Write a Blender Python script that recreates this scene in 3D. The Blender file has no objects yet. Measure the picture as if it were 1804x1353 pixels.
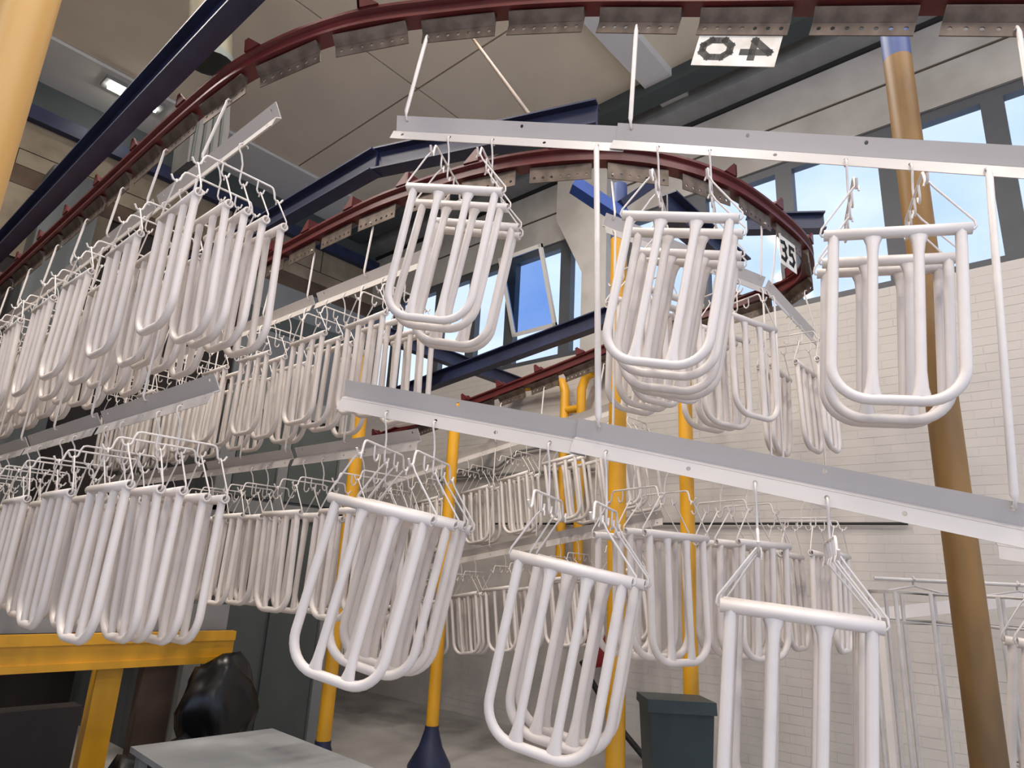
import bpy, math, random
from mathutils import Vector, Matrix
random.seed(7)
D = bpy.data
SC = bpy.context.scene
COL = SC.collection

# ------------------------------------------------------------------ camera
FPX, CX, CY = 1191.0, 902.0, 676.5
EYE = Vector((0, 0, 1.6))
_up = Vector((216, -4126, FPX)).normalized()
_v1 = Vector((-486 - CX, 947 - CY, FPX))
_U = (_v1 - _up * _v1.dot(_up)).normalized()
_V = _up.cross(_U)
if _V.z < 0: _V = -_V
# world = M @ cam (cam: x right, y down, z forward)
M3 = Matrix((_V, _U, _up))
def ray(x, y): return M3 @ Vector(((x - CX) / FPX, (y - CY) / FPX, 1.0))
def at_z(x, y, Z):
    r = ray(x, y); return EYE + r * ((Z - EYE.z) / r.z)
def at_x(x, y, X):
    r = ray(x, y); return EYE + r * (X / r.x)
def at_y(x, y, Y):
    r = ray(x, y); return EYE + r * (Y / r.y)
def at_d(x, y, d): return EYE + ray(x, y) * d
cam = D.cameras.new('camera'); camo = D.objects.new('camera', cam); COL.objects.link(camo)
cam.sensor_width = 36; cam.lens = 36 * FPX / 1804; cam.clip_start = 0.02; cam.clip_end = 200
rt, dn, fw = M3 @ Vector((1, 0, 0)), M3 @ Vector((0, 1, 0)), M3 @ Vector((0, 0, 1))
mw = Matrix((rt, -dn, -fw)).transposed().to_4x4(); mw.translation = EYE
camo.matrix_world = mw
SC.camera = camo

# ------------------------------------------------------------------ world and exposure
SC.view_settings.view_transform = 'Standard'; SC.view_settings.look = 'None'
SC.view_settings.gamma = 1; SC.view_settings.use_curve_mapping = False
SC.view_settings.exposure = 0.70
W = D.worlds.new('sky'); SC.world = W; W.use_nodes = True
nt = W.node_tree; nt.nodes.clear()
tc = nt.nodes.new('ShaderNodeTexCoord'); mp = nt.nodes.new('ShaderNodeMapping')
mp.inputs['Scale'].default_value = (2.0, 2.0, 4.0)
no = nt.nodes.new('ShaderNodeTexNoise'); no.inputs['Scale'].default_value = 1.6; no.inputs['Detail'].default_value = 5
cr = nt.nodes.new('ShaderNodeValToRGB')
cr.color_ramp.elements[0].position = .40; cr.color_ramp.elements[0].color = (.43, .58, .90, 1)
cr.color_ramp.elements[1].position = .72; cr.color_ramp.elements[1].color = (.74, .82, .94, 1)
bg = nt.nodes.new('ShaderNodeBackground'); bg.inputs['Strength'].default_value = .92
wo = nt.nodes.new('ShaderNodeOutputWorld')
L = nt.links.new
L(tc.outputs['Generated'], mp.inputs['Vector']); L(mp.outputs['Vector'], no.inputs['Vector'])
L(no.outputs['Fac'], cr.inputs['Fac']); L(cr.outputs['Color'], bg.inputs['Color']); L(bg.outputs['Background'], wo.inputs['Surface'])

# unseen fill lamps added behind the viewpoint (their housings are built further down)
HALL_FILL = [(-1.3, -.9, 4.4), (-2.6, 1.4, 4.4), (.9, -2.8, 4.4), (-1.9, -3.2, 4.4)]
for q in HALL_FILL:
    ld = D.lights.new('hall_fill_light', 'POINT'); ld.shadow_soft_size = .14; ld.energy = 58; ld.color = (1, .90, .80)
    lo = D.objects.new('hall_fill_light', ld); COL.objects.link(lo); lo.location = (q[0], q[1], q[2] - .03)
CEIL_FILL = [(3.0, 3.4), (1.0, 3.9), (.6, .4), (3.0, -2.4), (-1.2, 4.2), (.6, -2.4), (-1.2, 6.4)]  # ceiling lamps out of view, added to even out the light
for q in CEIL_FILL:
    ld = D.lights.new('ceiling_fill_light', 'AREA'); ld.shape = 'RECTANGLE'; ld.size = 1.2; ld.size_y = .22; ld.energy = 92 if q[1] > 3 else 58; ld.color = (1, .92, .83)
    lo = D.objects.new('ceiling_fill_light', ld); COL.objects.link(lo); lo.location = (q[0], q[1], 7.2 - .13)
# ------------------------------------------------------------------ materials
def lin(c): return tuple(((v / 255) / 12.92 if v / 255 <= .04045 else ((v / 255 + .055) / 1.055) ** 2.4) for v in c)
def mat(name, c, rough=.5, metal=0, var=.12, scale=6, bump=0, c2=None, stretch=None, emit=None):
    m = D.materials.new(name); m.use_nodes = True; n = m.node_tree; b = n.nodes['Principled BSDF']
    b.inputs['Roughness'].default_value = rough; b.inputs['Metallic'].default_value = metal
    a = lin(c); z = lin(c2) if c2 else tuple(v * (1 - var) for v in a)
    t = n.nodes.new('ShaderNodeTexCoord'); mpp = n.nodes.new('ShaderNodeMapping')
    mpp.inputs['Scale'].default_value = stretch or (1, 1, 1)
    x = n.nodes.new('ShaderNodeTexNoise'); x.inputs['Scale'].default_value = scale; x.inputs['Detail'].default_value = 4
    r = n.nodes.new('ShaderNodeValToRGB')
    r.color_ramp.elements[0].position = .35; r.color_ramp.elements[1].position = .65
    r.color_ramp.elements[0].color = (*z, 1); r.color_ramp.elements[1].color = (*a, 1)
    l = n.links.new
    l(t.outputs['Object'], mpp.inputs['Vector']); l(mpp.outputs['Vector'], x.inputs['Vector'])
    l(x.outputs['Fac'], r.inputs['Fac']); l(r.outputs['Color'], b.inputs['Base Color'])
    if bump:
        bp = n.nodes.new('ShaderNodeBump'); bp.inputs['Strength'].default_value = bump; bp.inputs['Distance'].default_value = .01
        l(x.outputs['Fac'], bp.inputs['Height']); l(bp.outputs['Normal'], b.inputs['Normal'])
    if emit:
        b.inputs['Emission Color'].default_value = (*lin(c), 1); b.inputs['Emission Strength'].default_value = emit
    return m
MT = dict(
    white=mat('white_powder_coat', (218, 209, 203), .40, var=.05, scale=9),
    wire=mat('white_wire_coat', (218, 210, 204), .42, var=.06, scale=20),
    bar=mat('pale_grey_bar_paint', (194, 187, 182), .36, var=.10, scale=5, stretch=(.3, 1, 1)),
    steel=mat('brown_grey_steel', (112, 98, 88), .5, .45, var=.45, scale=14),
    rackg=mat('grey_rack_wire', (206, 200, 196), .45, var=.15, scale=12),
    red=mat('oxide_red_paint', (94, 34, 34), .42, var=.30, scale=7),
    navy=mat('navy_steel_paint', (42, 48, 78), .45, var=.35, scale=5),
    blue=mat('blue_steel_paint', (36, 82, 170), .45, var=.2, scale=6),
    bluecap=mat('slate_blue_paint', (66, 84, 132), .5, var=.2, scale=6),
    yellow=mat('yellow_post_paint', (228, 166, 34), .42, var=.22, scale=5, stretch=(1, 1, .35)),
    ochre=mat('mottled_ochre_post_paint', (146, 108, 52), .5, c2=(100, 74, 40), scale=4, stretch=(1, 1, .3)),  # ochre mottled with a darker brown
    tan=mat('tan_yellow_post_paint', (194, 150, 84), .5, var=.15, scale=4, stretch=(1, 1, .3)),
    olive=mat('olive_duct_paint', (92, 86, 64), .6, c2=(74, 68, 50), scale=3),
    hoodg=mat('dark_grey_hood', (92, 90, 88), .6, var=.2, scale=4),
    wall=mat('white_painted_masonry', (196, 189, 182), .8, var=.05, scale=2.5, bump=.15),
    concrete=mat('grey_concrete', (176, 171, 165), .85, c2=(150, 145, 138), scale=1.6, bump=.2),
    ceil=mat('beige_ceiling_board', (222, 206, 182), .85, var=.08, scale=1.2),
    ceilgap=mat('ceiling_joint_filler', (84, 74, 62), .9, var=.1),
    rib=mat('white_ceiling_rib', (214, 210, 204), .8, var=.06, scale=1.5),
    floor=mat('grey_floor_screed', (166, 162, 158), .55, c2=(140, 136, 132), scale=1.1, bump=.05),
    frame=mat('dark_grey_window_frame', (74, 76, 80), .5, var=.12),
    gasket=mat('black_gasket', (24, 24, 26), .7),
    dark=mat('dark_brown_shaded_wall', (44, 36, 34), .85, c2=(26, 22, 22), scale=1),  # shade of the dim far end is put into this colour
    block=mat('tan_concrete_block', (134, 122, 104), .85, c2=(112, 100, 84), scale=3, bump=.2),
    brown=mat('brown_painted_band', (84, 66, 52), .8, c2=(66, 50, 42), scale=3),
    grgreen=mat('grey_green_panel', (74, 80, 78), .7, var=.15, scale=2),
    booth=mat('dark_grey_booth_sheet', (84, 88, 90), .55, c2=(66, 70, 72), scale=2, stretch=(3, 3, .4)),
    boothf=mat('mid_grey_booth_frame', (120, 122, 122), .55, var=.12, scale=3),
    board=mat('pale_grey_board', (146, 148, 150), .6, c2=(126, 128, 130), scale=2),
    black=mat('black_plastic', (20, 19, 21), .3, var=.3),
    maroon=mat('dark_maroon_cloth', (58, 24, 34), .8, var=.4, scale=8),
    bin=mat('green_black_bin', (44, 56, 56), .5, var=.2),
    rubber=mat('black_rubber', (30, 30, 30), .6),
    ink=mat('black_stencil_ink', (62, 60, 58), .8, c2=(84, 80, 74), scale=20),
    inkb=mat('black_sign_print', (24, 24, 26), .8),
    sign=mat('white_sign_plate', (226, 222, 216), .5, c2=(196, 186, 172), scale=9),
    lamp=mat('lamp_tube', (255, 252, 244), .4, emit=14),
    grey=mat('zinc_grey_metal', (150, 150, 148), .4, .3, var=.15),
    redc=mat('red_canister', (150, 30, 34), .5),
)
def glass_mat(name, tint, gl=.08):
    m = D.materials.new(name); m.use_nodes = True; n = m.node_tree; n.nodes.clear()
    o = n.nodes.new('ShaderNodeOutputMaterial'); mx = n.nodes.new('ShaderNodeMixShader')
    t = n.nodes.new('ShaderNodeBsdfTransparent'); g = n.nodes.new('ShaderNodeBsdfGlossy')
    t.inputs['Color'].default_value = (*tint, 1); g.inputs['Roughness'].default_value = .05
    mx.inputs['Fac'].default_value = gl
    n.links.new(t.outputs[0], mx.inputs[1]); n.links.new(g.outputs[0], mx.inputs[2]); n.links.new(mx.outputs[0], o.inputs['Surface'])
    return m
MT['glass'] = glass_mat('clear_window_glass', (.95, .96, .97), .02)
MT['glassb'] = glass_mat('blue_tinted_glass', (.60, .72, .90), .12)

# ------------------------------------------------------------------ mesh helpers
class MB:
    def __init__(s): s.v = []; s.f = []; s.smooth = []
    def add(s, vs, fs, sm=False):
        k = len(s.v); s.v += [tuple(p) for p in vs]
        for f in fs: s.f.append([i + k for i in f]); s.smooth.append(sm)
    def box(s, lo, hi):
        x0, y0, z0 = lo; x1, y1, z1 = hi
        vs = [(x0, y0, z0), (x1, y0, z0), (x1, y1, z0), (x0, y1, z0), (x0, y0, z1), (x1, y0, z1), (x1, y1, z1), (x0, y1, z1)]
        s.add(vs, [(0, 3, 2, 1), (4, 5, 6, 7), (0, 1, 5, 4), (1, 2, 6, 5), (2, 3, 7, 6), (3, 0, 4, 7)])
        return s
    def obox(s, c, ax, ay, az, hx, hy, hz):
        vs = []
        for k in (-1, 1):
            for i, j in ((-1, -1), (1, -1), (1, 1), (-1, 1)):
                vs.append(Vector(c) + ax * hx * i + ay * hy * j + az * hz * k)
        s.add(vs, [(0, 3, 2, 1), (4, 5, 6, 7), (0, 1, 5, 4), (1, 2, 6, 5), (2, 3, 7, 6), (3, 0, 4, 7)])
        return s
    def tube(s, path, r, n=8, caps=True, closed=False, ell=None):
        """round tube along a polyline; r a number or a list; ell: list of (rx, ry) scale with fixed axis x"""
        P = [Vector(p) for p in path]; m = len(P)
        R = r if isinstance(r, (list, tuple)) else [r] * m
        vs = []; ref = None
        for i, p in enumerate(P):
            if closed: t = (P[(i + 1) % m] - P[i - 1]).normalized()
            elif i == 0: t = (P[1] - P[0]).normalized()
            elif i == m - 1: t = (P[-1] - P[-2]).normalized()
            else: t = ((P[i + 1] - p).normalized() + (p - P[i - 1]).normalized()).normalized()
            if ref is None:
                ref = Vector((1, 0, 0)) if abs(t.x) < .8 else Vector((0, 1, 0))
            a = (ref - t * ref.dot(t)).normalized(); b = t.cross(a); ref = a
            for k in range(n):
                th = 2 * math.pi * k / n
                ra, rb = (R[i], R[i]) if ell is None else (R[i] * ell[i][0], R[i] * ell[i][1])
                vs.append(p + a * (ra * math.cos(th)) + b * (rb * math.sin(th)))
        fs = []
        for i in range(m if closed else m - 1):
            j = (i + 1) % m
            for k in range(n):
                k2 = (k + 1) % n
                fs.append((i * n + k, i * n + k2, j * n + k2, j * n + k))
        s.add(vs, fs, True)
        if caps and not closed:
            s.add(vs[:n], [tuple(range(n))[::-1]]); s.add(vs[-n:], [tuple(range(n))])
        return s
    def pipe(s, a, b, ro, ri, n=12):
        """hollow pipe, open ends"""
        a = Vector(a); b = Vector(b); t = (b - a).normalized()
        u = t.orthogonal().normalized(); w = t.cross(u)
        vs = []
        for p, r in ((a, ro), (b, ro), (b, ri), (a, ri)):
            for k in range(n):
                th = 2 * math.pi * k / n; vs.append(p + u * (r * math.cos(th)) + w * (r * math.sin(th)))
        fs = []
        for q in range(4):
            q2 = (q + 1) % 4
            for k in range(n): fs.append((q * n + k, q * n + (k + 1) % n, q2 * n + (k + 1) % n, q2 * n + k))
        s.add(vs, fs, True); return s
    def sweep(s, prof, path, ups=None, closed_prof=True, side=None):
        """sweep a 2-D profile (side, up) along a polyline; up stays world Z"""
        P = [Vector(p) for p in path]; m = len(P); n = len(prof); vs = []
        for i, p in enumerate(P):
            t = (P[min(i + 1, m - 1)] - P[max(i - 1, 0)]).normalized()
            sd = Vector((0, 0, 1)).cross(t).normalized(); up = t.cross(sd)
            for (a, b) in prof: vs.append(p + sd * a + up * b)
        fs = []
        for i in range(m - 1):
            for k in range(n if closed_prof else n - 1):
                k2 = (k + 1) % n
                fs.append((i * n + k, i * n + k2, (i + 1) * n + k2, (i + 1) * n + k))
        s.add(vs, fs)
        if closed_prof: s.add(vs[:n], [tuple(range(n))[::-1]]); s.add(vs[-n:], [tuple(range(n))])
        return s
    def prism(s, poly, ax_o, ax_u, ax_v, ax_w, depth):
        """polygon in (u, v) at origin, extruded along w"""
        o = Vector(ax_o); n = len(poly)
        vs = [o + ax_u * a + ax_v * b for a, b in poly] + [o + ax_u * a + ax_v * b + ax_w * depth for a, b in poly]
        fs = [tuple(range(n))[::-1], tuple(range(n, 2 * n))] + [(i, (i + 1) % n, n + (i + 1) % n, n + i) for i in range(n)]
        s.add(vs, fs); return s
    def lathe(s, prof, o, n=20):
        vs = []; m = len(prof)
        for (r, z) in prof:
            for k in range(n):
                th = 2 * math.pi * k / n; vs.append(Vector(o) + Vector((r * math.cos(th), r * math.sin(th), z)))
        fs = [(i * n + k, i * n + (k + 1) % n, (i + 1) * n + (k + 1) % n, (i + 1) * n + k) for i in range(m - 1) for k in range(n)]
        s.add(vs, fs, True)
        s.add(vs[:n], [tuple(range(n))[::-1]]); s.add(vs[-n:], [tuple(range(n))]); return s
    def holed_plate(s, x0, x1, z0, z1, y0, y1, holes, r, zc, sides=8):
        """plate in the xz plane from y0 to y1 with round holes at x in holes, height zc"""
        hw = min(zc - z0, z1 - zc) * .92
        hw = min(hw, .03)
        xs = [x0]
        for h in holes: xs += [h - hw, h + hw]
        xs.append(x1)
        def bx(a, b, c, d):
            if b - a > 1e-5 and d - c > 1e-5: s.box((a, y0, c), (b, y1, d))
        bx(x0, x1, z0, zc - hw); bx(x0, x1, zc + hw, z1)
        for i in range(0, len(xs), 2): bx(xs[i], xs[i + 1], zc - hw, zc + hw)
        sq = [(hw, 0), (hw, hw), (0, hw), (-hw, hw), (-hw, 0), (-hw, -hw), (0, -hw), (hw, -hw)]
        for h in holes:
            vs = []
            for y in (y0, y1):
                vs += [(h + a, y, zc + b) for a, b in sq]
                vs += [(h + r * math.cos(k * math.pi / 4), y, zc + r * math.sin(k * math.pi / 4)) for k in range(8)]
            fs = []
            for k in range(8):
                k2 = (k + 1) % 8
                fs += [(k, k2, 8 + k2, 8 + k), (16 + k, 24 + k, 24 + k2, 16 + k2), (8 + k, 8 + k2, 24 + k2, 24 + k)]
            s.add(vs, fs)
        return s
    def mesh(s, name):
        me = D.meshes.new(name); me.from_pydata(s.v, [], s.f); me.update()
        me.polygons.foreach_set('use_smooth', s.smooth)
        return me
def recalc(me):
    import bmesh
    b = bmesh.new(); b.from_mesh(me); bmesh.ops.recalc_face_normals(b, faces=b.faces); b.to_mesh(me); b.free()
def linko(name, data, parent=None):
    o = D.objects.new(name, data); COL.objects.link(o)
    if parent is not None: o.parent = parent
    return o
def obj(name, mb, m, parent=None, fix=True):
    me = mb.mesh(name) if isinstance(mb, MB) else mb
    if isinstance(mb, MB) and fix: recalc(me)
    if not me.materials: me.materials.append(MT[m])
    return linko(name, me, parent)
def tag(o, label=None, cat=None, group=None, kind=None):
    if label: o['label'] = label
    if cat: o['category'] = cat
    if group: o['group'] = group
    if kind: o['kind'] = kind
    return o
def empty(name, loc=(0, 0, 0)):
    o = D.objects.new(name, None); COL.objects.link(o); o.location = loc; o.empty_display_size = .05
    return o
def struct(name, mb, m, parent=None):
    o = obj(name, mb, m, parent)
    if parent is None: o['kind'] = 'structure'
    return o
X, Y, Z = Vector((1, 0, 0)), Vector((0, 1, 0)), Vector((0, 0, 1))

# ------------------------------------------------------------------ the setting
WX, FY, CZ = 6.4, 9.2, 7.2          # window wall, far wall, ceiling
SILL, HEAD = 4.31, 5.97
fl = struct('floor', MB().box((-9, -9, -.2), (WX + .3, FY + .3, 0)), 'floor')
# window wall: masonry below, concrete lintel above, openings between
wr = struct('wall_right', MB().box((WX, -6, 0), (WX + .25, FY, SILL)), 'wall')
struct('wall_lintel', MB().box((WX, -6, HEAD), (WX + .25, FY, CZ)), 'concrete')
# painted bricks, a little proud of the joints
bl, bh = .25, .0755
rest = MB(); cand = []
nrow = int(SILL / bh)
for r in range(nrow):
    y = -3.0 + (bl / 2 if r % 2 else 0)
    while y < FY - bl:
        cand.append((y, r * bh)); y += bl
def bdist(c): return (c[0] + .1 - .6) ** 2 + (c[1] - 3.2) ** 2 * 1.2
cand.sort(key=bdist)
bm_ = MB().box((.0018, .0025, .002), (.01, bl - .0025, bh - .002)).mesh('brick')
bm_.materials.append(MT['wall'])
for i, (y, z) in enumerate(cand):
    d = random.uniform(-.0005, .001)
    if i < 300:
        o = linko('brick', bm_, wr); o.location = (WX - .004 + d, y, z)
    else:
        rest.box((WX - .0022 + d, y + .0025, z + .002), (WX + .006, y + bl - .0025, z + bh - .002))
o = obj('brickwork', rest, 'wall', wr, fix=False); o['kind'] = 'stuff'
# lintel joint and gutter beams along the wall
g = MB()
g.prism([(6.15, 7.2), (6.15, 6.98), (6.4, 6.9), (6.4, 7.2)], (0, -6, 0), X, Z, Y, FY + 6)
struct('trim_1', g, 'grey')
struct('trim_2', MB().box((6.37, -6, 6.86), (6.41, FY, 6.92)), 'gasket')
struct('trim_3', MB().box((6.385, -6, 6.40), (6.405, FY, 6.415)), 'ceilgap')
struct('trim_4', MB().box((5.75, -6, 7.02), (6.0, FY, 7.2)), 'grgreen')
# windows
MUL = [9.12, 8.45, 7.42, 6.68, 5.93, 4.97, 4.05, 3.08, 2.12, 1.15, .30, -.66, -1.62, -2.58, -3.54, -4.5, -5.46]
wn = 0
for a, b in zip(MUL[1:], MUL[:-1]):
    wn += 1
    f = MB(); t = .085; x0, x1 = WX + .03, WX + .13
    f.box((x0, a, SILL), (x1, a + t, HEAD)); f.box((x0, b - t, SILL), (x1, b, HEAD))
    f.box((x0, a + t, HEAD - .10), (x1, b - t, HEAD)); f.box((x0, a + t, SILL), (x1, b - t, SILL + .07))
    wf = struct('window_%d' % wn, f, 'frame')
    if wn == 5:
        # bottom-hung sash standing open
        s_ = MB(); aa, bb = a + t + .02, b - t - .02
        ang = math.radians(20); u = Vector((-math.sin(ang), 0, math.cos(ang))); o0 = Vector((WX + .02, 0, SILL + .45))
        hgt = HEAD - .12 - SILL - .45
        w_ = u.cross(Y)
        for (y0, y1, h0, h1) in ((aa, aa + .05, 0, hgt), (bb - .05, bb, 0, hgt), (aa, bb, 0, .05), (aa, bb, hgt - .05, hgt)):
            s_.obox(o0 + Y * ((y0 + y1) / 2) + u * ((h0 + h1) / 2), Y, u, w_, (y1 - y0) / 2, (h1 - h0) / 2, .02)
        obj('open_sash', s_, 'rib', wf)
        p = MB(); p.obox(o0 + Y * ((aa + bb) / 2) + u * (hgt / 2), Y, u, w_, (bb - aa) / 2 - .04, hgt / 2 - .04, .003)
        obj('pane', p, 'glassb', wf)
        obj('pane', MB().box((WX + .07, a + t, SILL + .07), (WX + .076, b - t, SILL + .45)), 'glass', wf)
    else:
        obj('pane', MB().box((WX + .07, a + t, SILL + .07), (WX + .076, b - t, HEAD - .10)), 'glass', wf)
# tapered concrete pier between the windows
struct('pier', MB().prism([(4.85, 7.15), (4.85, 6.05), (4.43, 5.2), (4.43, 4.0), (4.08, 4.0), (4.08, 7.15)], (6.05, 0, 0), Y, Z, X, .36), 'concrete')
# ceiling: boards with dark joints
cl = struct('ceiling', MB().box((-5, -6, CZ + .03), (WX + .25, FY + .25, CZ + .2)), 'ceilgap')
ys = [-4.0, -1.6, .8, 3.2, 5.57, 8.2]; xs = [-5, -3.8, -1.8, .2, 2.2, 4.2, 6.2]
for j in range(len(ys) - 1):
    for i in range(len(xs) - 1):
        obj('ceiling_board', MB().box((xs[i] + .012, ys[j] + .012, CZ), (xs[i + 1] - .012, ys[j + 1] - .012, CZ + .035)), 'ceil', cl)
for k, (yc, w) in enumerate(((3.2, .17), (.8, .17), (-1.6, .17))):
    struct('ceiling_rib_%d' % (k + 1), MB().box((4.4, yc - w, CZ - .10), (6.2, yc + w, CZ + .01)), 'rib')
struct('soffit', MB().box((-2.4, 8.2, CZ - .04), (WX, FY, CZ + .03)), 'rib')
# far wall: grey-green fascia, rail, concrete blocks, brown band, shadowed opening below put in as near-black colour
wf_ = struct('wall_far', MB().box((-2.6, FY, 0), (WX + .25, FY + .25, CZ)), 'dark')
struct('trim_5', MB().box((-2.4, FY - .06, 6.80), (WX, FY + .01, CZ - .04)), 'grgreen')
struct('trim_6', MB().box((-2.4, FY - .16, 6.60), (WX, FY - .02, 6.78)), 'navy')
xx = -2.4; k = 0
while xx < WX - .3:
    w = 1.55
    obj('concrete_block', MB().box((xx + .01, FY - .045, 6.23), (min(xx + w, WX) - .01, FY + .02, 6.60)), 'block', wf_)
    obj('concrete_block', MB().box((xx + .5, FY - .05, 6.02), (min(xx + .5 + w, WX) - .01, FY + .02, 6.215)), 'block', wf_)
    xx += w
struct('trim_7', MB().box((-2.4, FY - .04, 5.78), (WX, FY + .02, 6.02)), 'brown')
struct('trim_8', MB().box((-2.4, FY - .03, 4.9), (2.3, FY + .02, 5.78)), 'block')
struct('trim_9', MB().box((4.2, FY - .05, 2.9), (WX, FY + .02, 5.78)), 'boothf')
struct('trim_10', MB().box((4.2, FY - .07, 5.0), (WX, FY + .02, 5.3)), 'grgreen')
struct('wall_left_shading', MB().box((-2.65, 2.5, 0), (-2.4, FY, CZ)), 'dark')  # unseen wall, added to keep daylight off the far left
struct('wall_grey_column', MB().box((1.5, 8.75, 0), (2.05, FY, 6.0)), 'booth')
# dado line, conduits on the window wall
def pipe_run(name, pts, r, m, label, cat, n=8):
    return tag(obj(name, MB().tube(pts, r, n), m), label, cat)
pipe_run('cable', [(6.36, 7.5, 2.28), (6.36, 1.3, 2.2)], .012, 'rubber', 'thin black cable running level along the white brick wall', 'cable')
pipe_run('conduit', [(6.35, 6.9, 2.98), (6.35, 5.9, 2.98), (6.35, 5.6, 3.15), (6.35, 4.7, 3.2)], .016, 'grey', 'grey conduit with a kink fixed high on the white wall', 'conduit')
pipe_run('conduit', [(6.35, 7.0, 2.9), (6.35, 4.4, 2.85)], .02, 'grey', 'straight grey conduit fixed below the kinked one', 'conduit')
# ceiling lamp
def ceiling_lamp(c, label):
    e = empty('ceiling_lamp', c)
    f = MB().box((-.34, -.12, -.05), (.34, .12, 0)); obj('lamp_housing', f, 'grey', e)
    obj('lamp_tube', MB().tube([(-.28, 0, -.07), (.28, 0, -.07)], .035, 10), 'lamp', e)
    return tag(e, label, 'lamp')
for q in CEIL_FILL:
    e = empty('ceiling_lamp', (q[0], q[1], CZ))  # fixture of an added fill lamp
    obj('lamp_housing', MB().box((-.64, -.14, -.09), (.64, .14, 0)), 'grey', e)
    obj('lamp_tube', MB().tube([(-.6, -.06, -.105), (.6, -.06, -.105)], .013, 8), 'lamp', e)
    obj('lamp_tube', MB().tube([(-.6, .06, -.105), (.6, .06, -.105)], .013, 8), 'lamp', e)
    tag(e, 'added long twin-tube fill lamp fixed under the beige ceiling boards', 'lamp', 'added twin-tube fill lamps')
ceiling_lamp((2.03, 8.42, CZ - .04), 'lit fluorescent lamp on the white soffit above the track')

def fill_hall_lamp(c):  # added fill lamp, out of view
    e = empty('fill_hall_lamp', c)
    obj('lamp_socket', MB().lathe([(.05, .20), (.07, .22), (.05, .34), (.02, .36)], (0, 0, 0), 16), 'grey', e)
    for k in range(4):
        a = k * math.pi / 4
        obj('cage_wire', MB().tube([Vector((.2 * math.cos(a) * math.sin(u), .2 * math.sin(a) * math.sin(u), .2 * math.cos(u))) for u in [i * math.pi / 8 for i in range(16)]], .004, 5, closed=True), 'grey', e)
    obj('lamp_cord', MB().tube([(0, 0, .36), (0, 0, CZ - c[2])], .008, 6), 'rubber', e)
    return tag(e, 'added wire-caged fill lamp hanging on a cord', 'lamp', 'added wire-caged fill lamps')
for q in HALL_FILL: fill_hall_lamp(q)

# ------------------------------------------------------------------ steel: beams, posts, tracks
def ibeam(h, w, t):
    a, b = w / 2, h / 2
    return [(-a, -b), (a, -b), (a, -b + t), (t / 2, -b + t), (t / 2, b - t), (a, b - t), (a, b), (-a, b), (-a, b - t), (-t / 2, b - t), (-t / 2, -b + t), (-a, -b + t)]
def beam(path, h, w, label, m='navy'):
    return tag(obj('steel_beam', MB().sweep(ibeam(h, w, .012), path), m), label, 'beam')
beam([(1.0, 1.2, 4.22), (1.0, 9.15, 4.22)], .20, .11, 'dark navy steel beam running over the red track with the long left row')
beam([(2.3, 9.15, 4.27), (2.3, 3.42, 4.27)], .17, .11, 'dark navy steel beam above the straight of the looping red track')
beam([(2.31, 3.46, 4.28), (2.83, 1.98, 4.28)], .17, .11, 'navy steel beam with a cut free end above the load bars')
beam([(5.0, 3.1, 4.05), (5.0, 8.9, 3.42)], .17, .11, 'navy steel beam sloping along the window wall above the red track')
beam([(4.1, 5.55, 4.02), (6.35, 5.55, 4.02)], .16, .1, 'short navy cross beam under the sloping beam by the open window')
beam([(3.7, 2.0, 4.1), (4.95, 2.0, 4.1)], .2, .14, 'navy cross beam inside the loop behind sign 35')
beam([(4.45, 1.75, 4.22), (4.75, 1.30, 4.22)], .14, .1, 'short navy beam stub sticking out behind the track curve')
tag(obj('tie_rod', MB().tube([at_z(820, 50, CZ - .02), at_z(935, 205, 4.36)], .014, 8), 'brown'), 'thin slanting tie rod from ceiling to the navy beam', 'rod')

def post(p, z0, z1, r, label, segs, base=True, lean=(0, 0)):
    """segs: list of (z, material) from the top of each coat"""
    e = empty('support_post', (p[0], p[1], 0))
    z = z0; k = 0
    for (zt, m) in segs:
        obj('post_tube' if k == 0 else 'post_cap', MB().tube([(0, 0, z), (0, 0, zt)], r, 20), m, e); z = zt; k += 1
    if base:
        obj('post_foot', MB().lathe([(.19, 0), (.19, .015), (r + .05, .16), (r + .006, .30), (r + .006, .33)], (0, 0, 0)), 'navy', e)
    return tag(e, label, 'post')
post((3.43, 4.87), 0, 3.3, .056, 'yellow steel post beside the dark grey booth', [(3.5, 'yellow')])
post((4.50, 4.80), 0, 3.2, .056, 'yellow steel post with navy cone foot standing clear on the floor', [(3.25, 'yellow')])
p3_ = post((3.72, 2.40), 0, 4, .058, 'yellow steel post with blue top and blue struts inside the loop', [(3.98, 'yellow'), (4.42, 'bluecap')])
post((4.87, 2.50), 0, 3.7, .056, 'yellow steel post in front of the dark bin', [(3.72, 'yellow')])
pp = at_x(1661, 720, 2.80)
post((2.80, pp.y), 0, 3.7, .054, 'thick mottled ochre post with slate blue top behind the load bar', [(3.80, 'ochre'), (4.2, 'bluecap')])
p6 = post((.175, 1.79), 0, 4, .058, 'pale yellow post standing close under the navy beam', [(2.64, 'tan'), (4.0, 'tan')], base=True)
obj('strut', MB().obox((-.12, .10, 4.27), Vector((-.55, .5, .45)).normalized(), Vector((.67, .74, 0)), Vector((-.33, .3, -.9)).normalized(), .22, .06, .04), 'blue', p3_)['label'] = 'bright blue diagonal strut'
obj('strut', MB().obox((.14, -.08, 4.40), Vector((.6, -.2, .6)).normalized(), Vector((.3, .95, 0)), Vector((-.6, .2, .7)).normalized(), .26, .05, .035), 'navy', p3_)['label'] = 'dark navy diagonal strut'

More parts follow.
